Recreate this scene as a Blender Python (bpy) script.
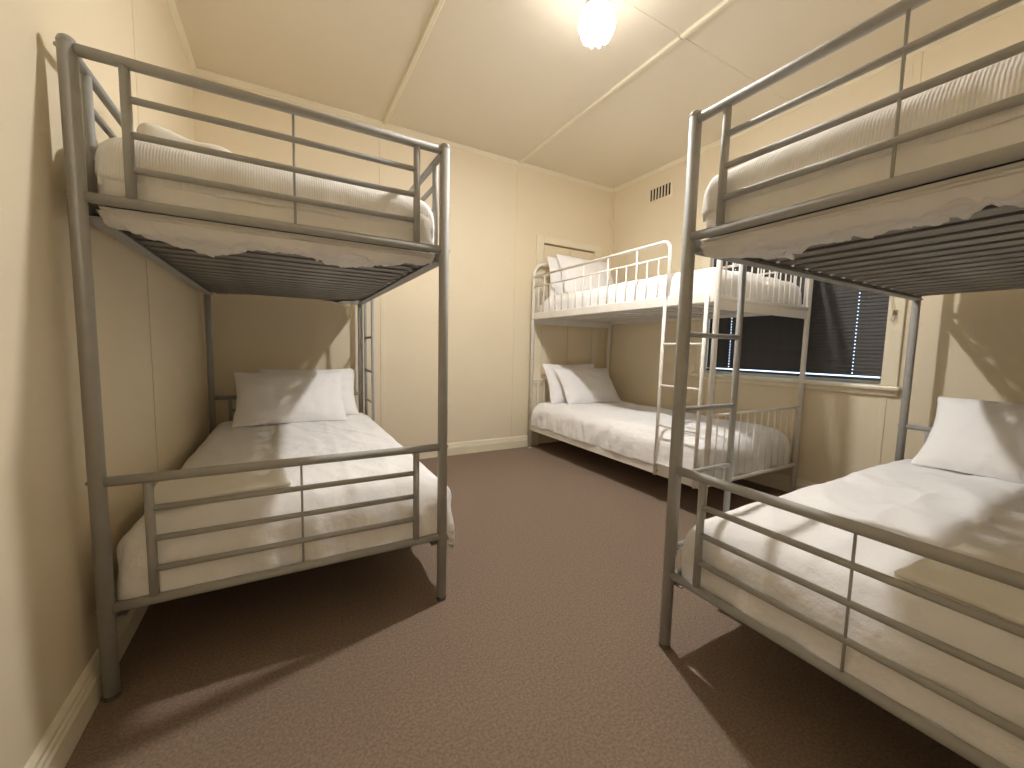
import bpy, bmesh, math, random
from mathutils import Vector, Matrix, noise
random.seed(7)
PI = math.pi
for o in list(bpy.data.objects): bpy.data.objects.remove(o, do_unlink=True)
S = bpy.context.scene
C = S.collection

# ------------------------------------------------------------------ camera
FPX, YAW, PITCH, ROLL, CAMH = 399.97, math.radians(29.558), math.radians(-5.003), math.radians(1.310), 1.0041
cam = bpy.data.cameras.new('camera'); cam.sensor_fit = 'HORIZONTAL'; cam.sensor_width = 36
cam.lens = FPX / 1024 * 36; cam.clip_start = .02
co = bpy.data.objects.new('camera', cam); C.objects.link(co)
F = Vector((math.sin(YAW)*math.cos(PITCH), math.cos(YAW)*math.cos(PITCH), math.sin(PITCH)))
R0 = Vector((math.cos(YAW), -math.sin(YAW), 0)); U0 = R0.cross(F)
R = R0*math.cos(ROLL) + U0*math.sin(ROLL); U = -R0*math.sin(ROLL) + U0*math.cos(ROLL)
co.matrix_world = Matrix(((R.x, U.x, -F.x, 0), (R.y, U.y, -F.y, 0), (R.z, U.z, -F.z, CAMH), (0, 0, 0, 1)))
S.camera = co

# ------------------------------------------------------------------ world, exposure
w = bpy.data.worlds.new('daylight'); S.world = w; w.use_nodes = True
bg = w.node_tree.nodes['Background']; bg.inputs[0].default_value = (.55, .74, 1, 1); bg.inputs[1].default_value = 1.6
S.view_settings.view_transform = 'Standard'; S.view_settings.look = 'None'
S.view_settings.gamma = 1; S.view_settings.use_curve_mapping = False
S.view_settings.exposure = 1.12
SHADE_STRENGTH, BULB_STRENGTH = 15.0, 1230.0
LAMP_COLOR = (1, .965, .92)
S.cycles.max_bounces = 16; S.cycles.diffuse_bounces = 10

# ------------------------------------------------------------------ materials
def mat(name, col, rough=.6, metal=0.0, spec=.5):
    m = bpy.data.materials.new(name); m.use_nodes = True
    b = m.node_tree.nodes['Principled BSDF']
    b.inputs['Base Color'].default_value = (*col, 1); b.inputs['Roughness'].default_value = rough
    b.inputs['Metallic'].default_value = metal; b.inputs['Specular IOR Level'].default_value = spec
    return m
def vary(m, c1, c2, scale, bump=.1, bscale=None, detail=4, coord='Object', dist=.01, stretch=None, lo=.35, hi=.65):
    """noise colour variation and fine relief"""
    nt = m.node_tree; b = nt.nodes['Principled BSDF']; N = nt.nodes.new; L = nt.links.new
    tc = N('ShaderNodeTexCoord'); src = tc.outputs[coord]
    if stretch:
        mp = N('ShaderNodeMapping'); mp.inputs['Scale'].default_value = stretch; L(src, mp.inputs['Vector']); src = mp.outputs[0]
    n = N('ShaderNodeTexNoise'); n.inputs['Scale'].default_value = scale; n.inputs['Detail'].default_value = detail
    L(src, n.inputs['Vector'])
    r = N('ShaderNodeValToRGB'); r.color_ramp.elements[0].color = (*c1, 1); r.color_ramp.elements[1].color = (*c2, 1)
    r.color_ramp.elements[0].position = lo; r.color_ramp.elements[1].position = hi
    L(n.outputs['Fac'], r.inputs[0]); L(r.outputs[0], b.inputs['Base Color'])
    if bump:
        n2 = N('ShaderNodeTexNoise'); n2.inputs['Scale'].default_value = bscale or scale; n2.inputs['Detail'].default_value = 5
        L(src, n2.inputs['Vector'])
        bp = N('ShaderNodeBump'); bp.inputs['Strength'].default_value = bump; bp.inputs['Distance'].default_value = dist
        L(n2.outputs['Fac'], bp.inputs['Height']); L(bp.outputs[0], b.inputs['Normal'])
    return m
M = {}
M['wall'] = vary(mat('cream_wall_paint', (.75, .66, .47), .55), (.765, .68, .515), (.795, .71, .545), 1.3, .06, 55, dist=.004)
M['ceiling'] = vary(mat('cream_ceiling_paint', (.7, .62, .47), .7), (.75, .685, .56), (.78, .715, .59), .9, .05, 40, dist=.004)
M['trim'] = vary(mat('cream_gloss_trim', (.80, .72, .53), .35), (.79, .73, .57), (.82, .76, .60), 6, .03, 40, dist=.003)
M['carpet'] = vary(mat('brown_carpet', (.17, .12, .085), .97, spec=.1), (.195, .145, .108), (.285, .215, .168), 130, .4, 330, detail=10, dist=.004)
M['grey'] = vary(mat('silver_grey_powder_coat', (.36, .34, .30), .62, .0, .35), (.36, .36, .345), (.385, .385, .37), 30, .04, 400, dist=.001)
M['slat'] = vary(mat('dull_grey_slat_metal', (.27, .26, .24), .5, .3), (.24, .23, .21), (.31, .30, .275), 9, .05, 60, dist=.002)
M['white_metal'] = vary(mat('white_enamel', (.82, .80, .75), .35), (.80, .78, .73), (.84, .82, .78), 12, .02, 200, dist=.001)
M['bolt'] = mat('steel_bolt', (.42, .41, .38), .3, .9)
M['plastic'] = mat('dark_grey_plastic', (.12, .115, .105), .5)
M['duvet'] = vary(mat('white_cotton_duvet', (.83, .80, .76), .9, spec=.2), (.86, .86, .875), (.89, .89, .905), 3, .6, 12, dist=.02, stretch=(1, .55, 1))
M['pillow'] = vary(mat('white_pillowcase', (.84, .82, .79), .88, spec=.2), (.87, .87, .885), (.90, .90, .915), 4, .55, 13, dist=.015)
M['mattress'] = vary(mat('white_mattress_cover', (.76, .72, .66), .9, spec=.2), (.78, .76, .73), (.83, .81, .78), 5, .25, 26, dist=.012)
M['blanket'] = vary(mat('cream_cotton_blanket', (.80, .74, .60), .95, spec=.1), (.82, .795, .73), (.85, .825, .76), 6, .3, 60, dist=.006)
M['blind'] = vary(mat('charcoal_blind', (.05, .047, .045), .6), (.046, .043, .041), (.056, .053, .05), 20, 0)
M['shadow_wood'] = mat('gap_shadow_brown', (.22, .15, .08), .8)  # brown chosen as the shadow tone inside the cupboard door gaps
M['slat_gap_shade'] = vary(mat('painted_slat_gap_shade', (.09, .08, .07), .95), (.08, .07, .06), (.11, .10, .085), 30, 0)  # dark colour standing in for shade between the bed slats
M['dark'] = mat('painted_vent_slot_shade', (.012, .009, .007), .95, 0, .1)
M['brass'] = mat('tarnished_brass', (.40, .27, .13), .4, .8)
M['cord'] = mat('pale_cord', (.62, .58, .50), .9)
gl = bpy.data.materials.new('window_glass'); gl.use_nodes = True
gb = gl.node_tree.nodes['Principled BSDF']; gb.inputs['Transmission Weight'].default_value = 1; gb.inputs['Roughness'].default_value = 0
gb.inputs['IOR'].default_value = 1.05; gb.inputs['Base Color'].default_value = (.9, .95, 1, 1)
M['glass'] = gl
# ribbed coverlet: woven ribs across the length
rb = vary(mat('ribbed_white_coverlet', (.82, .79, .74), .92, spec=.15), (.82, .80, .77), (.86, .84, .81), 5, 0)
_nt = rb.node_tree
_tc = _nt.nodes.new('ShaderNodeTexCoord')
_w = _nt.nodes.new('ShaderNodeTexWave'); _w.wave_type = 'BANDS'; _w.bands_direction = 'X'
_w.inputs['Scale'].default_value = 46; _w.inputs['Distortion'].default_value = 1.5; _w.inputs['Detail'].default_value = 2
_n = _nt.nodes.new('ShaderNodeTexNoise'); _n.inputs['Scale'].default_value = 16
_mx = _nt.nodes.new('ShaderNodeMath'); _mx.operation = 'MULTIPLY_ADD'; _mx.inputs[1].default_value = .10
_bp = _nt.nodes.new('ShaderNodeBump'); _bp.inputs['Strength'].default_value = .45; _bp.inputs['Distance'].default_value = .014
for a, b in ((_tc.outputs['Object'], _w.inputs['Vector']), (_tc.outputs['Object'], _n.inputs['Vector']), (_w.outputs['Fac'], _mx.inputs[0]),
             (_n.outputs['Fac'], _mx.inputs[2]), (_mx.outputs[0], _bp.inputs['Height']), (_bp.outputs[0], _nt.nodes['Principled BSDF'].inputs['Normal'])):
    _nt.links.new(a, b)
M['coverlet'] = rb
def emit(name, col, k):
    m = bpy.data.materials.new(name); m.use_nodes = True
    b = m.node_tree.nodes['Principled BSDF']; b.inputs['Base Color'].default_value = (.9, .88, .82, 1)
    b.inputs['Emission Color'].default_value = (*col, 1); b.inputs['Emission Strength'].default_value = k
    return m
M['lit_glass'] = emit('lit_opal_glass', LAMP_COLOR, SHADE_STRENGTH)
M['lit_bulb'] = emit('lit_bulb', LAMP_COLOR, BULB_STRENGTH)

# ------------------------------------------------------------------ helpers
def link(name, me, m, parent=None, smooth=False):
    if m: me.materials.append(M[m])
    if smooth:
        for p in me.polygons: p.use_smooth = True
    o = bpy.data.objects.new(name, me); C.objects.link(o)
    if parent: o.parent = parent
    return o
def fin(name, bm, m, parent=None, smooth=False):
    me = bpy.data.meshes.new(name); bmesh.ops.recalc_face_normals(bm, faces=bm.faces); bm.to_mesh(me); bm.free()
    return link(name, me, m, parent, smooth)
def raw(name, vs, fs, m, parent=None, smooth=False):
    me = bpy.data.meshes.new(name); me.from_pydata([tuple(v) for v in vs], [], fs); me.update()
    bm = bmesh.new(); bm.from_mesh(me); bmesh.ops.recalc_face_normals(bm, faces=bm.faces); bm.to_mesh(me); bm.free()
    return link(name, me, m, parent, smooth)
def addbox(bm, a, b, bev=0.0):
    r = bmesh.ops.create_cube(bm, size=1)
    for v in r['verts']:
        v.co = Vector([(a[i]+b[i])/2 + v.co[i]*(b[i]-a[i]) for i in range(3)])
    if bev:
        es = list({e for v in r['verts'] for e in v.link_edges})
        bmesh.ops.bevel(bm, geom=es, offset=bev, segments=2, affect='EDGES', profile=.5)
def box(name, a, b, m, parent=None, bev=0.0):
    bm = bmesh.new(); addbox(bm, a, b, bev); return fin(name, bm, m, parent)
def tube(name, pts, r, m, parent=None, n=12, caps=True):
    """round tube along a polyline"""
    P = [Vector(p) for p in pts]; vs = []; fs = []
    d0 = (P[1]-P[0]).normalized()
    up = Vector((0, 0, 1)) if abs(d0.z) < .9 else Vector((1, 0, 0))
    side = d0.cross(up).normalized()
    for i, p in enumerate(P):
        if i == 0: d = d0
        elif i == len(P)-1: d = (P[i]-P[i-1]).normalized()
        else: d = ((P[i]-P[i-1]).normalized() + (P[i+1]-P[i]).normalized()).normalized()
        side = (side - d*side.dot(d)).normalized(); u2 = d.cross(side)
        for k in range(n):
            a = 2*PI*k/n; vs.append(p + (side*math.cos(a) + u2*math.sin(a))*r)
    for i in range(len(P)-1):
        for k in range(n):
            fs.append((i*n+k, i*n+(k+1) % n, (i+1)*n+(k+1) % n, (i+1)*n+k))
    if caps: fs.append(tuple(range(n))); fs.append(tuple((len(P)-1)*n+k for k in range(n)))
    o = raw(name, vs, fs, m, parent)
    for p in o.data.polygons: p.use_smooth = len(p.vertices) == 4
    return o
def lathe(name, prof, m, parent=None, n=32, wob=None):
    vs = []; fs = []
    for i, (r, z) in enumerate(prof):
        for k in range(n):
            a = 2*PI*k/n; rr, zz = (r, z) if not wob else wob(r, z, a)
            vs.append((rr*math.cos(a), rr*math.sin(a), zz))
    for i in range(len(prof)-1):
        for k in range(n):
            fs.append((i*n+k, i*n+(k+1) % n, (i+1)*n+(k+1) % n, (i+1)*n+k))
    return raw(name, vs, fs, m, parent, True)
def tag(o, label, cat, group=None):
    o['label'] = label; o['category'] = cat
    if group: o['group'] = group
    return o
def thing(name, label, cat, loc=(0, 0, 0), rz=0, group=None):
    o = bpy.data.objects.new(name, None); C.objects.link(o); o.location = loc; o.rotation_euler.z = rz
    o.empty_display_size = .1
    return tag(o, label, cat, group)
def struct(o): o['kind'] = 'structure'; return o
def arc(c, r, a0, a1, ax1, ax2, n=6):
    c = Vector(c); ax1 = Vector(ax1); ax2 = Vector(ax2)
    return [c + (ax1*math.cos(a0+(a1-a0)*i/n) + ax2*math.sin(a0+(a1-a0)*i/n))*r for i in range(n+1)]
def nz(x, y, z=0.0): return noise.noise(Vector((x, y, z)))

# ------------------------------------------------------------------ the room
XL, XR, YF, YB, ZC = -.492, 3.215, -.45, 3.478, 2.785
struct(box('floor', (XL-.12, YF-.12, -.06), (XR+.12, YB+.12, 0), 'carpet'))
struct(box('ceiling', (XL-.12, YF-.12, ZC), (XR+.12, YB+.12, ZC+.06), 'ceiling'))
wl = struct(box('wall_left', (XL-.12, YF-.12, 0), (XL, YB+.12, ZC), 'wall'))
wb = struct(box('wall_back', (XL, YB, 0), (XR, YB+.12, ZC), 'wall'))
wf = struct(box('wall_front', (XL, YF-.12, 0), (XR, YF, ZC), 'wall'))
WY0, WY1, WZ0, WZ1 = 1.026, 2.231, .833, 2.034
bm = bmesh.new()
addbox(bm, (XR, YF-.12, 0), (XR+.12, WY0, ZC)); addbox(bm, (XR, WY1, 0), (XR+.12, YB+.12, ZC))
addbox(bm, (XR, WY0, 0), (XR+.12, WY1, WZ0)); addbox(bm, (XR, WY0, WZ1), (XR+.12, WY1, ZC))
wr = struct(fin('wall_right', bm, 'wall'))
# cover strips over the wall-board joints
for x in (.715, 1.995): box('cover_strip', (x-.02, YB-.004, .12), (x+.02, YB, ZC-.02), 'wall', wb, .0025)
for y in (.99, 2.235): box('cover_strip', (XL, y-.02, .12), (XL+.0025, y+.02, ZC-.02), 'wall', wl, .002)
box('cover_strip', (XR-.005, .990, .12), (XR, 1.030, .77), 'wall', wr, .003)
box('cover_strip', (XR-.003, .990, WZ1+.09), (XR, 1.030, ZC-.02), 'wall', wr, .003)
box('cover_strip', (XR-.007, 2.215, .12), (XR, 2.255, .77), 'wall', wr, .003)
box('cover_strip', (XR-.007, -.27, .12), (XR, -.23, ZC-.02), 'wall', wr, .003)
box('cover_strip', (XR-.02, YB-.02, .12), (XR, YB, ZC-.02), 'wall', wb, .006)
# ceiling battens
def prism(name, prof, axis, a, b, m, parent=None):
    """profile [(p,q)] swept along an axis: x -> (t,p,q), y -> (p,t,q)"""
    n = len(prof); vs = []
    for t in (a, b):
        for p, q in prof: vs.append((t, p, q) if axis == 'x' else (p, t, q))
    fs = [(i, (i+1) % n, n+(i+1) % n, n+i) for i in range(n)] + [tuple(range(n)), tuple(range(n, 2*n))]
    return raw(name, vs, fs, m, parent)
def batten_prof(c, wd, h): return [(c-wd/2, ZC), (c-wd/2, ZC-h*.6), (c-wd*.3, ZC-h), (c+wd*.3, ZC-h), (c+wd/2, ZC-h*.6), (c+wd/2, ZC)]
k = 0
def trim(o):
    global k
    k += 1; o.name = 'trim_%d' % k; return struct(o)
for x in (.738, 1.99):
    trim(prism('trim', batten_prof(x, .034, .016), 'y', YF, 1.655, 'trim'))
    trim(prism('trim', batten_prof(x, .034, .016), 'y', 1.661, YB-.02, 'trim'))
for x0, x1 in ((XL, .721), (.755, 1.973), (2.007, XR)):
    trim(prism('trim', batten_prof(1.66, .012, .005), 'x', x0, x1, 'ceiling'))
# quarter-round cornices
def corn(c, s): return [(c, ZC), (c+s*.028, ZC), (c+s*.028, ZC-.006), (c+s*.018, ZC-.016), (c+s*.006, ZC-.030), (c, ZC-.032)]
trim(prism('trim', corn(YB, -1), 'x', XL, XR, 'trim')); trim(prism('trim', corn(YF, 1), 'x', XL, XR, 'trim'))
trim(prism('trim', corn(XL, 1), 'y', YF+.03, YB-.03, 'trim')); trim(prism('trim', corn(XR, -1), 'y', YF+.03, YB-.03, 'trim'))
# moulded skirting boards
def skirt(c, s): return [(c, 0), (c+s*.018, 0), (c+s*.018, .070), (c+s*.014, .078), (c+s*.014, .086), (c+s*.010, .092), (c+s*.010, .102), (c+s*.004, .114), (c, .116)]
struct(prism('baseboard_back', skirt(YB, -1), 'x', XL, 2.20, 'trim'))
struct(prism('baseboard_left', skirt(XL, 1), 'y', YF, YB-.02, 'trim'))
struct(prism('baseboard_right', skirt(XR, -1), 'y', YF, YB-.02, 'trim'))
struct(prism('baseboard_front', skirt(YF, 1), 'x', XL+.02, XR-.02, 'trim'))

# ------------------------------------------------------------------ window
win = bpy.data.objects.new('window_1', None); C.objects.link(win); win.location = (XR, (WY0+WY1)/2, WZ0); struct(win)
win['label'] = 'cream timber window frame around the dark blind'
ww = [XR, (WY0+WY1)/2, WZ0]
def wbox(name, a, b, m, bev=.004, par=win):
    o = box(name, [a[i]-ww[i] for i in range(3)], [b[i]-ww[i] for i in range(3)], m, par, bev); return o
wbox('architrave', (XR-.018, WY0-.080, WZ0), (XR-.0005, WY0-.002, WZ1+.075), 'trim')
wbox('architrave', (XR-.018, WY1+.002, WZ0), (XR-.0005, WY1+.080, WZ1+.075), 'trim')
wbox('architrave', (XR-.018, WY0-.002, WZ1), (XR-.0005, WY1+.002, WZ1+.075), 'trim')
wbox('sill', (XR-.055, WY0-.10, WZ0-.028), (XR-.0005, WY1+.10, WZ0-.001), 'trim', .009)
wbox('sill_moulding', (XR-.025, WY0-.085, WZ0-.062), (XR-.0005, WY1+.085, WZ0-.028), 'trim', .008)
for y0, y1 in ((WY0, WY0+.03), (WY1-.03, WY1)): wbox('sash_stile', (XR+.06, y0+.001, WZ0+.001), (XR+.095, y1-.001, WZ1-.001), 'trim')
for z0, z1 in ((WZ0, WZ0+.028), (1.43, 1.46), (WZ1-.035, WZ1)): wbox('sash_rail', (XR+.06, WY0+.03, z0+.001), (XR+.095, WY1-.03, z1-.001), 'trim')
wbox('pane', (XR+.076, WY0+.03, WZ0+.029), (XR+.079, WY1-.03, 1.43), 'glass', 0)
wbox('pane', (XR+.076, WY0+.03, 1.461), (XR+.079, WY1-.03, WZ1-.036), 'glass', 0)

# venetian blind: tilted slats with cord holes
BX = XR+.022; bl = thing('venetian_blind', 'dark charcoal venetian blind closed over the window behind the white bunk', 'blind', (BX, (WY0+WY1)/2, WZ0+.03))
HY = [1.185-(WY0+WY1)/2, 2.028-(WY0+WY1)/2]; hl = (WY1-WY0)/2-.006
ys = [-hl]
for h in HY: ys += [h-.004, h+.004]
ys.append(hl)
def slat_mesh():
    vs = []; fs = []; T = math.radians(74); wd = .0145
    qs = [-1, -.25, .25, 1]
    for y in ys:
        for q in qs:
            s = q*wd; crown = .0018*(1-q*q)
            vs.append((s*math.cos(T)-crown*math.sin(T), y, s*math.sin(T)+crown*math.cos(T)))
    for i in range(len(ys)-1):
        for j in range(3):
            if j == 1 and i % 2 == 1: continue
            fs.append((i*4+j, i*4+j+1, (i+1)*4+j+1, (i+1)*4+j))
    me = bpy.data.meshes.new('slat'); me.from_pydata(vs, [], fs); me.update(); me.materials.append(M['blind']); return me
sm = slat_mesh(); z = .034
while WZ0+.03+z < WZ1-.06:
    o = bpy.data.objects.new('slat', sm); C.objects.link(o); o.parent = bl; o.location = (0, 0, z); z += .0235
box('head_rail', (-.016, -hl, WZ1-.055-WZ0-.03), (.016, hl, WZ1-.004-WZ0-.03), 'blind', bl, .003)
box('bottom_rail', (-.012, -hl, -.006), (.012, hl, .011), 'blind', bl, .003)
for h in HY: tube('ladder_cord', [(-.011, h, .01), (-.011, h, WZ1-.06-WZ0-.03)], .0011, 'blind', bl, 6)
# pull cord on a small brass hook screwed to the architrave
hk = thing('cord_hook', 'small brass hook with a pale cord loop on the window architrave', 'hook', (XR-.019, .989, 1.274))
box('plate', (-.004, -.012, -.012), (0, .012, .016), 'brass', hk, .001)
tube('hook', [(-.003, 0, .004), (-.022, 0, .002), (-.028, 0, -.006), (-.026, 0, -.016), (-.018, 0, -.02)], .003, 'brass', hk, 8)
tube('cord', [(-.024, .028, .15), (-.020, .020, .09), (-.019, .008, .02), (-.022, .003, -.012), (-.02, .012, -.045), (-.02, .004, -.055), (-.022, -.006, -.04), (-.024, -.002, -.01)], .0028, 'cord', hk, 8)

# wall vent: cream plate with seven slots
vt = thing('wall_vent', 'cream wall vent with seven dark upright slots near the ceiling', 'vent', (XR, 2.825, 2.555))
bm = bmesh.new(); hw, hh = .150, .078; pitch = .0365
edges = [-hw]
for i in range(7): c = (i-3)*pitch; edges += [c-.0105, c+.0105]
edges.append(hw)
for i in range(len(edges)-1):
    if i % 2 == 0: addbox(bm, (-.007, edges[i], -.056), (0, edges[i+1], .056))
addbox(bm, (-.007, -hw, .056), (0, hw, hh)); addbox(bm, (-.007, -hw, -hh), (0, hw, -.056))
fin('plate', bm, 'wall', vt); box('slot_shade_panel', (-.002, -hw+.01, -.056), (-.0002, hw-.01, .056), 'dark', vt)  # near-black panel paints the shade of the slot recesses, no hole behind

# built-in cupboard in the back wall
cb = thing('built_in_cupboard', 'cream two-door built-in cupboard in the wall behind the white bunk', 'cupboard', (2.633, YB, 0))
bm = bmesh.new()
addbox(bm, (-.420, -.020, 0), (-.335, -.0005, 2.145), .003); addbox(bm, (.335, -.020, 0), (.420, -.0005, 2.145), .003)
addbox(bm, (-.335, -.020, 2.078), (.335, -.0005, 2.145), .003)
fin('frame', bm, 'trim', cb)
box('backing', (-.335, -.003, 0), (.335, -.0005, 2.078), 'shadow_wood', cb)  # its brown paints the shadow seen in the gaps round the doors
for x0, x1, s in ((-.331, -.0025, 1), (.0025, .331, -1)):
    box('door', (x0, -.017, .012), (x1, -.003, 2.060), 'wall', cb, .002)

# ------------------------------------------------------------------ ceiling lamp
lp = thing('ceiling_lamp', 'lit scalloped glass ceiling lamp in the middle of the ceiling', 'lamp', (1.36, 1.64, ZC))
lathe('ceiling_rose', [(.001, -.001), (.062, -.001), (.060, -.014), (.040, -.024), (.022, -.028), (.022, -.06), (.034, -.075)], 'white_metal', lp, 28)
lathe('gallery', [(.034, -.073), (.050, -.085), (.064, -.110), (.070, -.135), (.069, -.138), (.060, -.115), (.034, -.09), (.001, -.09)], 'white_metal', lp, 28)
lathe('shade', [(.060, -.128), (.075, -.145), (.084, -.165), (.087, -.190), (.082, -.222), (.070, -.246), (.055, -.258)], 'lit_glass', lp, 60,
      lambda r, z, a: (r*(1+.035*math.cos(10*a)*min(1, max(0, (-z-.13)/.08))), z - (.008*math.cos(10*a) if z < -.24 else 0)))
lathe('bulb', [(.001, -.280), (.012, -.278), (.024, -.270), (.031, -.256), (.033, -.244), (.030, -.226), (.022, -.204), (.015, -.183), (.014, -.091)], 'lit_bulb', lp, 24)

# ------------------------------------------------------------------ grey metal bunk
W, L, H = .97, 1.929, 1.739
ZU = (1.364, 1.715); ZL = (.262, .6205)
RP, RT, RS, RN = .0185, .014, .0115, .009        # post, thick rail, stub, thin rail
def grey_bunk(label, loc, rz):
    t = thing('bunk_bed', label, 'bunk bed', loc, rz, 'grey metal bunk beds')
    for x in (0, W):
        for y in (0, L):
            p = tube('post', [(x, y, .012), (x, y, H-.012)], RP, 'grey', t, 20)
            cp = lathe('cap', [(.001, .007), (.009, .006), (.0155, .001), (.0188, -.008), (.0188, -.013)], 'grey', p, 20); cp.location = (x, y, H-.004)
            ft = lathe('foot', [(.001, 0), (.019, 0), (.0195, .004), (.019, .014)], 'plastic', p, 16); ft.location = (x, y, 0)
            sx = -1 if x == 0 else 1; sy = -1 if y == 0 else 1
            for z in (ZU[0], ZU[1], ZL[0], ZL[1]):
                b = lathe('bolt', [(.001, .005), (.004, .0045), (.006, .001), (.006, -.002)], 'bolt', p, 10)
                b.location = (x+sx*RP, y, z); b.rotation_euler = (0, sx*PI/2, 0)
    for y in (0, L):
        for z0, z1 in (ZU, ZL):
            tube('end_rail', [(RP-.003, y, z0), (W-RP+.003, y, z0)], RT, 'grey', t, 16)
            tube('end_rail', [(RP-.003, y, z1), (W-RP+.003, y, z1)], RT, 'grey', t, 16)
            for x in (.103, W-.103): tube('stub_post', [(x, y, z0+RT-.003), (x, y, z1-RT+.003)], RS, 'grey', t, 14)
            for q in (1, 2, 3):
                z = z0 + (z1-z0)*q/4
                tube('guard_bar', [(.103+RS-.003, y, z), (W-.103-RS+.003, y, z)], RN, 'grey', t, 12)
            tube('centre_rod', [(W/2, y+.003, z0+RT-.002), (W/2, y+.003, z1-RT+.002)], .0035, 'grey', t, 8)
    for x, s in ((0, 1), (W, -1)):
        for z0 in (ZU[0]-.014, ZL[0]-.014):
            bm = bmesh.new()                          # angle-iron side rail
            xa, xb = sorted((x-s*.012, x-s*.008)); addbox(bm, (x-.011, RP, z0-.030), (x+.011, L-RP, z0+.012), .004)
            xa, xb = sorted((x+s*.010, x+s*.034)); addbox(bm, (xa, RP+.004, z0-.030), (xb, L-RP-.004, z0-.026))
            fin('side_rail', bm, 'grey', t)
    for z0 in (ZU[0]-.019, ZL[0]-.019):
        n = 18; me = None
        for i in range(n):
            y = .085 + i*(L-.17)/(n-1)
            if me is None:
                pr = [(-.031, -.006), (-.027, -.0085), (-.016, -.004), (.016, -.004), (.027, -.0085), (.031, -.006), (.029, .002), (-.029, .002)]
                x0, x1 = .016, W-.016; m_ = len(pr)
                vs = [(x, p, q) for x in (x0, x1) for p, q in pr]
                fs = [(j, (j+1) % m_, m_+(j+1) % m_, m_+j) for j in range(m_)] + [tuple(range(m_)), tuple(range(m_, 2*m_))]
                o = raw('slat', vs, fs, 'slat', t); me = o.data
            else:
                o = bpy.data.objects.new('slat', me); C.objects.link(o); o.parent = t
            o.location = (0, y, z0)
    # side guard along the wall side
    def guard(x, y0, y1, far_stub):
        tube('side_guard_rail', [(x, y0, ZU[1]), (x, y1, ZU[1])], .0125, 'grey', t, 14)
        for y in (y0+.09 if y0 < .1 else y0, far_stub): tube('guard_post', [(x, y, ZU[0]-.005), (x, y, ZU[1]-.008)], RS, 'grey', t, 12)
        ya = y0+.09 if y0 < .1 else y0
        for q in (2, 3):
            z = ZU[0] + (ZU[1]-ZU[0])*q/4
            tube('side_guard_bar', [(x, ya+RS-.003, z), (x, far_stub-RS+.003, z)], RN, 'grey', t, 12)
    guard(0, RP-.003, L-RP+.003, L-.107)
    guard(W, RP-.003, L-.372, L-.372)
    # ladder at the head end of the open side
    la = tube('ladder_rail', [(W+.030, L-.058, .30), (W+.030, L-.058, 1.40)], .011, 'grey', t, 12)
    tube('ladder_rail', [(W+.030, L-.350, .02), (W+.030, L-.350, 1.40)], .011, 'grey', t, 12)
    for z in (.33, .585, .812, 1.066): tube('rung', [(W+.030, L-.062, z), (W+.030, L-.346, z)], .009, 'grey', t, 10)
    for z in (.33, 1.345):
        for y in (L-.058, L-.350): tube('ladder_bracket', [(W+.006, y, z), (W+.032, y, z)], .006, 'bolt', t, 8)
    return t
AX, AY = -.448, 1.4554
CX, CY = 1.111, .8557
grey_bunk('silver-grey metal bunk bed against the left wall, both berths fully in view', (AX, AY, 0), 0)
grey_bunk('silver-grey metal bunk bed on the right, cut off by the photo edge', (CX+L, CY-W, 0), PI/2)

# ------------------------------------------------------------------ soft things
class Fr:                                            # bed frame of reference: local x across, y from foot to head
    def __init__(s, x, y, rz): s.o = Vector((x, y, 0)); s.rz = rz; s.m = Matrix.Rotation(rz, 3, 'Z')
    def p(s, x, y, z): return s.o + s.m @ Vector((x, y, z))
FA = Fr(AX, AY, 0); FC = Fr(CX, CY, -PI/2); FB = Fr(2.155, 1.445, 0)
def softbox(name, fr, x0, x1, y0, y1, z0, z1, r, m, amp=.006, seed=0, step=.03, lump=.0, parent=None, bulge=.0):
    """rounded, slightly uneven box; origin at its base centre"""
    hx, hy, hz = (x1-x0)/2, (y1-y0)/2, (z1-z0)/2
    n = [max(2, int(2*h/step)) for h in (hx, hy, hz)]
    idx = {}; vs = []; fs = []
    def vid(p):
        key = tuple(round(c, 5) for c in p)
        if key not in idx:
            inner = Vector([max(-(h-r), min(h-r, c)) for c, h in zip(p, (hx, hy, hz))]); inner.z = min(p[2], hz-r)
            d = Vector(p)-inner; q = inner + d.normalized()*r if d.length > 1e-6 else Vector(p)
            nn = d.normalized() if d.length > 1e-6 else Vector((0, 0, 1))
            a = amp*(nz(q.x*5+seed, q.y*4, q.z*5) + .5*nz(q.x*13+seed, q.y*9, q.z*12))
            if q.z > 0 and lump: a += lump*(nz(q.x*2.2+seed*3, q.y*1.8, 1)+.2)
            if q.z <= -hz+.004: a = 0
            q = q + nn*a
            if bulge and abs(q.x) > hx-.08: q.x += math.copysign(bulge*math.sin(PI*(q.z+hz)/(2*hz))*min(1, max(0, hy-.03-abs(q.y))/.05), q.x)
            if q.z < -hz: q.z = -hz
            idx[key] = len(vs); vs.append(q+Vector((0, 0, hz)))
        return idx[key]
    hs = (hx, hy, hz)
    for ax in range(3):
        u, v = [(1, 2), (0, 2), (0, 1)][ax]
        for sgn in (-1, 1):
            for i in range(n[u]):
                for j in range(n[v]):
                    q = []
                    for a, b in ((i, j), (i+1, j), (i+1, j+1), (i, j+1)):
                        p = [0, 0, 0]; p[ax] = sgn*hs[ax]; p[u] = -hs[u]+2*hs[u]*a/n[u]; p[v] = -hs[v]+2*hs[v]*b/n[v]; q.append(vid(p))
                    fs.append(tuple(q))
    o = raw(name, vs, fs, m, parent, True)
    o.location = fr.p((x0+x1)/2, (y0+y1)/2, z0); o.rotation_euler.z = fr.rz
    return o
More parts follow.
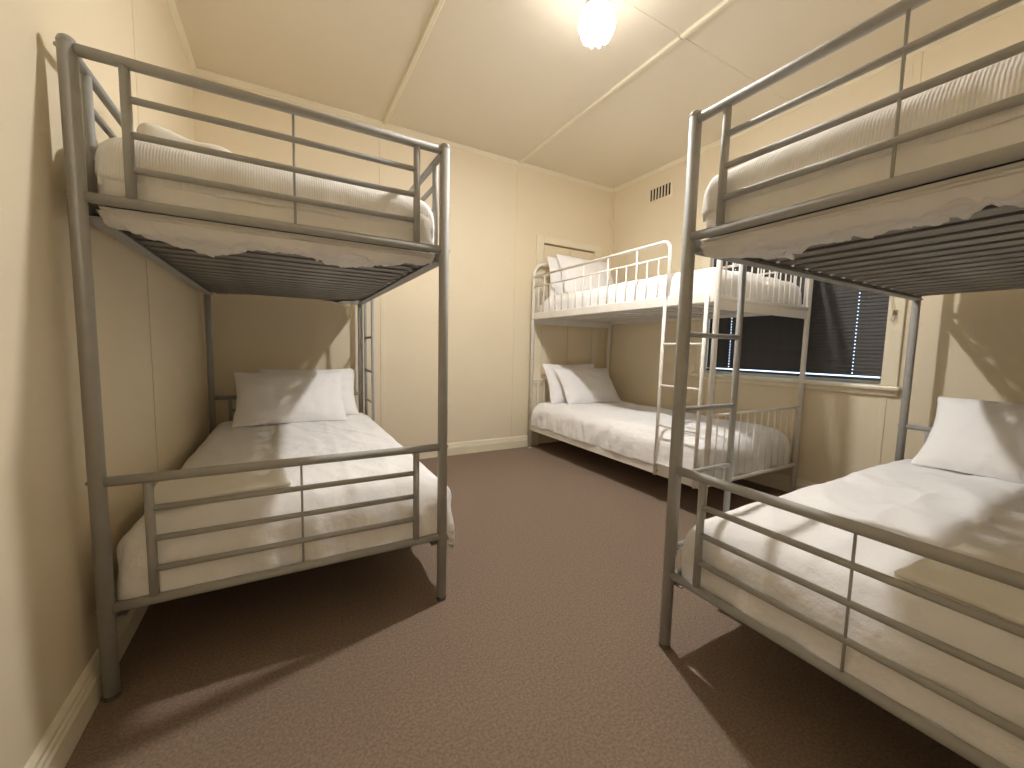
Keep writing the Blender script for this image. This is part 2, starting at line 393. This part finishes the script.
def drape(name, fr, x0, x1, y0, y1, ztop, dx0, dx1, dy0, dy1, r, thick, m, amp=.006, hem=.012, seed=0, creases=(), step=.018, puff=.0, fold=.010, rc=.07):
    """cloth lying over a mattress: top at ztop, hanging dx0/dx1/dy0/dy1 over each side with bend radius r"""
    def axis(a0, a1, d0, d1):
        pts = []                                     # (position, drop, side flag, arc distance beyond the edge)
        aw = r*PI/2
        def edge(sign, d):
            out = []
            tot = d
            n = max(2, int(tot/step))
            for i in range(1, n+1):
                s = tot*i/n
                if s < aw: th = s/r; out.append((r*math.sin(th), r*(1-math.cos(th)), s))
                else: out.append((r + (s-aw)*.05, r+(s-aw), s))
            return [(sign*a, b, sign, c) for a, b, c in out]
        e0 = edge(-1, d0) if d0 > 0 else []
        e1 = edge(1, d1) if d1 > 0 else []
        i0 = a0 + (r if d0 > 0 else 0); i1 = a1 - (r if d1 > 0 else 0)
        n = max(2, int((i1-i0)/step))
        for a, b, s, c in reversed(e0): pts.append((i0+a, b, s, c))
        for i in range(n+1): pts.append((i0+(i1-i0)*i/n, 0, 0, 0))
        for a, b, s, c in e1: pts.append((i1+a, b, s, c))
        return pts
    X = axis(x0, x1, dx0, dx1); Y = axis(y0, y1, dy0, dy1)
    cx, cy = (x0+x1)/2, (y0+y1)/2; vs = []; fs = []
    zmin = ztop
    for iy, (y, by, sy, cy_) in enumerate(Y):
        for ix, (x, bx, sx, cx_) in enumerate(X):
            drop = (bx**4+by**4)**.25
            ex = max(0, x0+rc-x) + min(0, x1-rc-x); ey = max(0, y0+rc-y) + min(0, y1-rc-y)
            gx, gy = x, y
            if ex and ey:
                ln = math.hypot(ex, ey); k_ = 1-max(abs(ex), abs(ey))/ln
                gx, gy = x+ex*k_, y+ey*k_
            z = ztop-drop
            u, v = x*3.2+seed, y*2.6
            wr_ = amp*(nz(u, v)*1.0 + .7*nz(u*2.1+5, v*1.7) + .35*nz(u*4.7, v*5.1, 3))
            rg = 1-abs(nz(u*1.5+v*.9+.4*nz(u, v, 8), v*.55-u*.3, 11)); wr_ += amp*.55*max(0, rg-.86)/.14
            if drop < .02: z += wr_ + puff*(1-((x-cx)/(x1-x0)*2)**2)*(1-((y-cy)/(y1-y0)*2)**4)
            for c in creases:
                if c[0] == 'y': z += .010*math.exp(-((x-c[1]-.014*nz(y*2, 3+seed))/.011)**2)*(.6+.8*nz(y*3, seed))
                else: z += .010*math.exp(-((y-c[1]-.014*nz(x*2, 3+seed))/.011)**2)*(.6+.8*nz(x*3, seed))
            f = min(1, max(0, drop-.015)/.10)
            ox = sx*f*(fold*(nz(y*9+seed+z*5, z*4)+.6*nz(y*19-z*6, 7+seed)+.3)+wr_) if sx else 0
            oy = sy*f*(min(fold, .012)*(nz(x*9+seed+z*5, 4)+.6*nz(x*19-z*6, 9+seed)+.3)+wr_) if sy else 0
            h = hem*(nz(x*6+seed, y*6)+.5*nz(x*15, y*15))*f
            vs.append(Vector((gx+ox-cx, gy+oy-cy, z+h)))
            zmin = min(zmin, z+h)
    nx = len(X)
    for j in range(len(Y)-1):
        for i in range(nx-1): fs.append((j*nx+i, j*nx+i+1, (j+1)*nx+i+1, (j+1)*nx+i))
    for v in vs: v.z -= zmin
    me = bpy.data.meshes.new(name); me.from_pydata([tuple(v) for v in vs], [], fs); me.update()
    o = link(name, me, m, None, True)
    sd = o.modifiers.new('thickness', 'SOLIDIFY'); sd.thickness = thick; sd.offset = -1
    ss = o.modifiers.new('soft', 'SUBSURF'); ss.levels = 1; ss.render_levels = 1
    o.location = fr.p(cx, cy, zmin); o.rotation_euler.z = fr.rz
    return o
def pillow(label, pos, wd, ht, th, rz, lean, seed=0, roll=0, group='white pillows', flange=.0):
    """pos = middle of the bottom edge in the world; the pillow stands on it and leans back by `lean` from upright"""
    n, k = 26, 18; vs = []; fs = []
    for s in (1, -1):
        for j in range(k+1):
            for i in range(n+1):
                u = -1+2*i/n; v = -1+2*j/k
                pin = 1-.055*(1-abs(u)**2.0)*abs(v)**3; pin2 = 1-.075*(1-abs(v)**2.0)*abs(u)**3
                t = max(0, (1-abs(u)**2.6))**.55 * max(0, (1-abs(v)**2.6))**.55
                c = t*th/2*(1+.14*nz(u*1.6+seed, v*1.6)) + .009*t**.5*(nz(u*5+seed, v*4)+.7*(1-2*abs(nz(u*4+v*2.5, v*3-u+seed)))*.6)
                c = max(c, .0022)
                vs.append(Vector((u*wd/2*pin2 + .004*nz(v*4, seed), s*c, v*ht/2*pin + .004*nz(u*4, seed+3))))
    N1 = (n+1)*(k+1)
    for s in (0, 1):
        for j in range(k):
            for i in range(n):
                a = s*N1+j*(n+1)+i; q = (a, a+1, a+n+2, a+n+1); fs.append(q if s else q[::-1])
    rim = [(j*(n+1)+i) for j, i in [(0, i) for i in range(n)]+[(j, n) for j in range(k)]+[(k, i) for i in range(n, 0, -1)]+[(j, 0) for j in range(k, 0, -1)]]
    for a, b in zip(rim, rim[1:]+rim[:1]): fs.append((a, b, b+N1, a+N1))
    rot = Matrix.Rotation(rz, 4, 'Z') @ Matrix.Rotation(-lean, 4, 'X') @ Matrix.Rotation(roll, 4, 'Y')
    rot = rot.to_3x3(); vs = [rot @ v for v in vs]; zm = min(v.z for v in vs)
    low = [v for v in vs if v.z < zm+.02]; c = sum(low, Vector())/len(low)
    vs = [v-Vector((c.x, c.y, zm)) for v in vs]
    o = raw('pillow', vs, fs, 'pillow', None, True); o.location = pos
    o.modifiers.new('soft', 'SUBSURF').render_levels = 1; o.modifiers['soft'].levels = 1
    return tag(o, label, 'pillow', group)
def slat_gap_shade(mt, hx, hy):
    box('slat_gap_shade', (-hx, -hy, -.0012), (hx, hy, -.0002), 'slat_gap_shade', mt)  # added dark sheet below the mattress, paints the slat gaps as shaded
def tucked(fr, pts_inner, x0, x1, y0, z, parent, seed=0, sg=1):
    """ragged sheet edge tucked round the slats, hanging just under them"""
    n, m_ = 150, 16; vs = []; fs = []
    for i in range(n+1):
        x = x0+(x1-x0)*i/n; f = i/n*(len(pts_inner)-1); a = int(min(f, len(pts_inner)-2)); f -= a
        d = pts_inner[a]*(1-f)+pts_inner[a+1]*f + .060*nz(x*8, seed)+.050*nz(x*23, seed+2)+.02*nz(x*60, seed+5)
        d = max(.035, d)
        for j in range(m_+1):
            t = j/m_; y = d*t
            lead = max(0, 1-y/.035)*.017
            sag = .012*math.sin(PI*min(1, t*1.2)) + .016*(1-abs(nz(x*13+seed, y*6+.5*nz(x*5, y*5)))) - .012 + .014*nz(x*8, y*26+seed) + .009*nz(x*30, y*14, seed)
            curl = .010*max(0, t-.8)/.2*nz(x*12, seed+9)
            vs.append(Vector((x+.012*nz(x*7, y*14, seed), y0+sg*y, z-.003-max(0, sag)*(1-lead/.017)+lead-abs(curl))))
    for i in range(n):
        for j in range(m_): a = i*(m_+1)+j; fs.append((a, a+1, a+m_+2, a+m_+1))
    inv = Matrix.Rotation(-parent.rotation_euler.z, 3, 'Z')
    vs = [inv @ (fr.p(*v)-parent.location) for v in vs]
    me = bpy.data.meshes.new('tucked_sheet'); me.from_pydata([tuple(v) for v in vs], [], fs); me.update()
    o = link('tucked_sheet', me, 'mattress', parent, True)
    sd = o.modifiers.new('thickness', 'SOLIDIFY'); sd.thickness = .0015
    return o
def folded(label, fr, x0, x1, y0, y1, z, seed=0, yaw=0.0, layers=3, lt=.014, rag=.004, name='blanket'):
    """blanket folded in layers: a ribbon that zigzags, swept across x"""
    wd = y1-y0; path = []
    for l in range(layers):
        zc = lt/2+l*lt*1.08; a, b = (0, wd) if l % 2 == 0 else (wd, 0)
        a += .010*l*(1 if a == 0 else -1); b += .006*l*(1 if b == 0 else -1)
        m_ = 14
        path += [(a+(b-a)*i/m_, zc) for i in range(m_+1)]
        if l < layers-1:
            s = 1 if b > a else -1; path += [(b+s*lt*.54*math.sin(PI*i/6), zc+lt*.54*(1-math.cos(PI*i/6))) for i in range(1, 6)]
    n = 16; vs = []; fs = []; m_ = len(path)
    for i in range(n+1):
        u = i/n; x = -(x1-x0)/2+(x1-x0)*u
        for p, q in path:
            e = rag*(nz(x*9+seed, p*9)+.6*nz(x*21, p*17+seed)) * (q/(lt*layers))
            vs.append(Vector((x*(1-.02*q/lt)+.004*nz(p*12, q*60+seed), p-wd/2, q+e)))
    for i in range(n):
        for j in range(m_-1): a = i*m_+j; fs.append((a, a+1, a+m_+1, a+m_))
    me = bpy.data.meshes.new(name); me.from_pydata([tuple(v) for v in vs], [], fs); me.update()
    o = link(name, me, 'blanket', None, True)
    sd = o.modifiers.new('thickness', 'SOLIDIFY'); sd.thickness = lt*.8; sd.offset = 0
    ss = o.modifiers.new('soft', 'SUBSURF'); ss.levels = 1; ss.render_levels = 1
    o.location = fr.p((x0+x1)/2, (y0+y1)/2, z); o.rotation_euler.z = fr.rz+yaw
    return tag(o, label, 'blanket', 'folded blankets')

# ---- left grey bunk
mu = tag(softbox('mattress', FA, .0125, W-.0125, .022, L-.014, 1.3685, 1.53, .062, 'mattress', .005, 1), 'mattress in a white cover on the upper berth of the left grey bunk', 'mattress', 'mattresses')
slat_gap_shade(mu, W/2-.03, L/2-.03)
tucked(FA, [.10, .34, .46, .36, .21, .22, .26, .42, .28, .15, .12], .03, W-.03, .014, 1.3355, mu, 3)
tucked(FA, [.05, .10, .14, .22, .12, .10, .16, .12, .15, .08, .05], .03, W-.03, .014, 1.325, mu, 23)
tucked(FA, [.03, .05, .09, .06, .05, .07, .09, .04, .07, .05, .03], .05, W-.05, .014, 1.317, mu, 27)
tucked(FA, [.10, .05, .03, .0], .03, .20, L-.02, 1.335, mu, 6, -1)
tucked(FA, [.0, .06, .10, .16, .30], W-.26, W-.03, L-.02, 1.335, mu, 7, -1)
tag(drape('coverlet', FA, .016, W-.016, .022, L-.05, 1.566, .18, .18, .19, .1, .085, .012, 'coverlet', .007, .008, 2, (), fold=.005, rc=.06), 'white ribbed coverlet on the upper berth of the left grey bunk', 'bedspread', 'ribbed coverlets')
tag(softbox('mattress', FA, .052, W-.052, .056, L-.026, .2655, .425, .05, 'mattress', .004, 4), 'mattress under the duvet on the lower berth of the left grey bunk', 'mattress', 'mattresses')
tag(drape('duvet', FA, .014, W+.062, .022, L-.10, .478, .24, .33, .282, .05, .10, .028, 'duvet', .012, .020, 5, (('y', .40), ('y', .655), ('x', .62)), puff=.024, fold=.020, rc=.05), 'white duvet on the lower berth of the left grey bunk', 'duvet', 'white duvets')
pillow('big white pillow with a shadow across it, front one on the left lower berth', FA.p(.482, 1.41, .500), .65, .40, .13, 0, math.radians(38), 3)
pillow('white pillow showing only its right edge behind the front pillow, left lower berth', FA.p(.60, 1.64, .497), .62, .36, .10, 0, math.radians(22), 9)
folded('folded cream blanket at the foot corner of the left lower berth', FA, .05, .45, .10, .40, .497, 2, math.radians(6), 3, .0085)
hp_ = softbox('blanket', FA, .075, .40, .16, .42, 1.575, 1.652, .042, 'blanket', .014, 8, .014, .012)
for v in hp_.data.vertices:
    u = v.co.x/.14; v.co.z *= max(.25, .82-.30*u+.22*nz(v.co.x*16, v.co.y*9, 5)-.35*max(0, u-.4))
tag(hp_, 'crumpled blanket heaped on the upper berth of the left grey bunk', 'blanket', 'folded blankets')

# ---- right grey bunk
mu = tag(softbox('mattress', FC, .0125, W-.0125, .022, L-.014, 1.3685, 1.53, .062, 'mattress', .005, 11, bulge=.010), 'mattress in a white cover on the upper berth of the right grey bunk', 'mattress', 'mattresses')
slat_gap_shade(mu, W/2-.03, L/2-.03)
tucked(FC, [.22, .36, .26, .25, .23, .25, .23, .24, .22, .24, .2], .03, W-.03, .014, 1.3355, mu, 13)
tucked(FC, [.12, .24, .16, .20, .15, .16, .14, .17, .15, .14, .1], .03, W-.03, .014, 1.325, mu, 33)
tucked(FC, [.05, .11, .14, .08, .06, .09, .06, .06, .08, .06, .05], .03, W-.03, .014, 1.317, mu, 37)
tag(drape('coverlet', FC, -.004, W-.008, .022, L-.05, 1.574, .18, .18, .19, .1, .085, .012, 'coverlet', .010, .008, 12, (), fold=.005, rc=.06), 'white ribbed coverlet on the upper berth of the right grey bunk', 'bedspread', 'ribbed coverlets')
tag(softbox('mattress', FC, .052, W-.052, .056, L-.026, .2655, .425, .05, 'mattress', .004, 14), 'mattress under the duvet on the lower berth of the right grey bunk', 'mattress', 'mattresses')
tag(drape('duvet', FC, .014, W-.014, .022, L-.10, .474, .27, .26, .280, .05, .10, .028, 'duvet', .012, .012, 15, (('y', .37), ('x', .95)), puff=.030, fold=.012), 'white duvet on the lower berth of the right grey bunk', 'duvet', 'white duvets')
pillow('big white pillow on the lower berth of the right grey bunk, half in shadow', FC.p(.52, 1.52, .495), .72, .43, .14, -PI/2, math.radians(42), 21)
folded('folded cream blanket on the lower berth of the right grey bunk', FC, .53, .93, .09, .46, .492, 12, math.radians(-5), 3, .0085)

# ------------------------------------------------------------------ white metal bunk
BW, BL_ = 1.02, 1.96
wbk = thing('bunk_bed', 'white metal bunk bed with curved rails in the far corner by the window', 'bunk bed', (2.155, 1.445, 0))
WM = 'white_metal'; r = .0165
X_, Z_ = (1, 0, 0), (0, 0, 1)
for y, top, nm in ((BL_, 1.85, 'head_hoop'), (0, 1.80, 'foot_hoop')):
    rr = .12
    pts = [(0, y, .004), (0, y, top-rr)] + arc((rr, y, top-rr), rr, PI, PI/2, X_, Z_, 8)[1:] + arc((BW-rr, y, top-rr), rr, PI/2, 0, X_, Z_, 8) + [(BW, y, .004)]
    hp = tube(nm, pts, r, WM, wbk, 16)
    for zf in (0,):
        for x in (0, BW):
            f = lathe('foot', [(.001, 0), (.017, 0), (.0175, .004), (.017, .012)], 'white_metal', hp, 14); f.location = (x, y, 0)
    for zb, zt, nb in ((1.325, top-.10 if y else 1.62, 15), (.222, .70 if y else .64, 12)):
        tube('cross_rail', [(r, y, zb), (BW-r, y, zb)], .013, WM, wbk, 12)
        tube('cross_rail', [(r, y, zt), (BW-r, y, zt)], .009, WM, wbk, 12)
        for i in range(nb):
            x = BW*(i+1)/(nb+1); tube('spindle', [(x, y, zb), (x, y, zt)], .0045, WM, wbk, 8)
    box('end_plate', (r, y-.004, 1.258), (BW-r, y+.004, 1.315), WM, wbk, .002)
for x in (0, BW):
    for z0, z1 in ((1.300, 1.362), (.188, .246)):
        sr = box('side_rail', (x-.010, r-.002, z0), (x+.010, BL_-r+.002, z1), WM, wbk, .004)
        if x == 0:
            for y in ((.05, .345) if z0 > 1 else (.345,)):
                b = lathe('bolt', [(.001, .004), (.005, .0035), (.006, -.001)], 'plastic', sr, 10); b.location = (-.0105, y, (z0+z1)/2); b.rotation_euler = (0, -PI/2, 0)
# curved safety guard on the room side
def guard_w(x, y0, y1, s):
    zt, z2, rr = 1.715, 1.615, .055
    tube('guard_rail', [(x, y1, zt)] + [(x, y0+rr, zt)] + [(x, y0+rr-rr*math.sin(a), zt-rr+rr*math.cos(a)) for a in [PI/2*i/6 for i in range(1, 7)]] + [(x, y0, 1.335)], .011, WM, wbk, 12)
    tube('guard_mid_rail', [(x, y1, z2), (x, y0+.008, z2)], .007, WM, wbk, 10)
    n = 16
    for i in range(n):
        y = y0+.085+i*(y1-y0-.16)/(n-1); tall = i % 3 == 2
        tube('guard_bar', [(x, y, 1.355), (x, y, zt if tall else z2)], .006 if tall else .0045, WM, wbk, 8)
guard_w(-.002, .345, BL_-.012, 1)
guard_w(BW+.002, .02, BL_-.012, 1)
# ladder on the room side
for y in (.345, .050): tube('ladder_rail', [(-.022, y, 1.345), (-.033, y, .195)], .011, WM, wbk, 12)
for z in (.275, .53, .790, 1.058): tube('rung', [(-.022-.011*(1.345-z)/1.15, .345, z), (-.022-.011*(1.345-z)/1.15, .05, z)], .008, WM, wbk, 10)
# sprung base slats
for z0 in (1.328, .216):
    me = None
    for i in range(14):
        y = .10+i*(BL_-.20)/13
        if me is None: o = box('slat', (.011, -.03, -.004), (BW-.011, .03, .004), WM, wbk, .002); me = o.data
        else: o = bpy.data.objects.new('slat', me); C.objects.link(o); o.parent = wbk
        o.location = (0, y, z0)
GB = 'white duvets'
tag(softbox('mattress', FB, .024, BW-.024, .030, BL_-.03, 1.334, 1.455, .045, 'mattress', .004, 21), 'mattress under the duvet on the upper berth of the white bunk', 'mattress', 'mattresses')
tag(drape('duvet', FB, .013, BW-.013, .020, BL_-.12, 1.515, .22, .22, .22, .05, .085, .025, 'duvet', .014, .010, 25, (), puff=.03, fold=.006), 'white duvet on the upper berth of the white bunk', 'duvet', GB)
tag(softbox('mattress', FB, .040, BW-.040, .056, BL_-.05, .222, .405, .05, 'mattress', .004, 31), 'mattress under the duvet on the lower berth of the white bunk', 'mattress', 'mattresses')
tag(drape('duvet', FB, -.011, BW-.014, .022, BL_-.022, .472, .288, .22, .30, .2, .10, .022, 'duvet', .013, .012, 35, (), puff=.026, fold=.014), 'white duvet spread over the lower berth of the white bunk', 'duvet', GB)
pillow('plump white pillow leaning in front on the upper berth of the white bunk', FB.p(.50, 1.66, 1.525), .70, .44, .13, 0, math.radians(22), 31)
pillow('white pillow behind another against the head of the white upper berth', FB.p(.42, 1.80, 1.50), .68, .42, .11, 0, math.radians(10), 33)
pillow('white pillow in front on the lower berth of the white bunk', FB.p(.50, 1.57, .485), .70, .42, .13, 0, math.radians(36), 37)
pillow('white pillow tucked behind another at the head of the white lower berth', FB.p(.42, 1.745, .480), .68, .42, .11, 0, math.radians(24), 39)
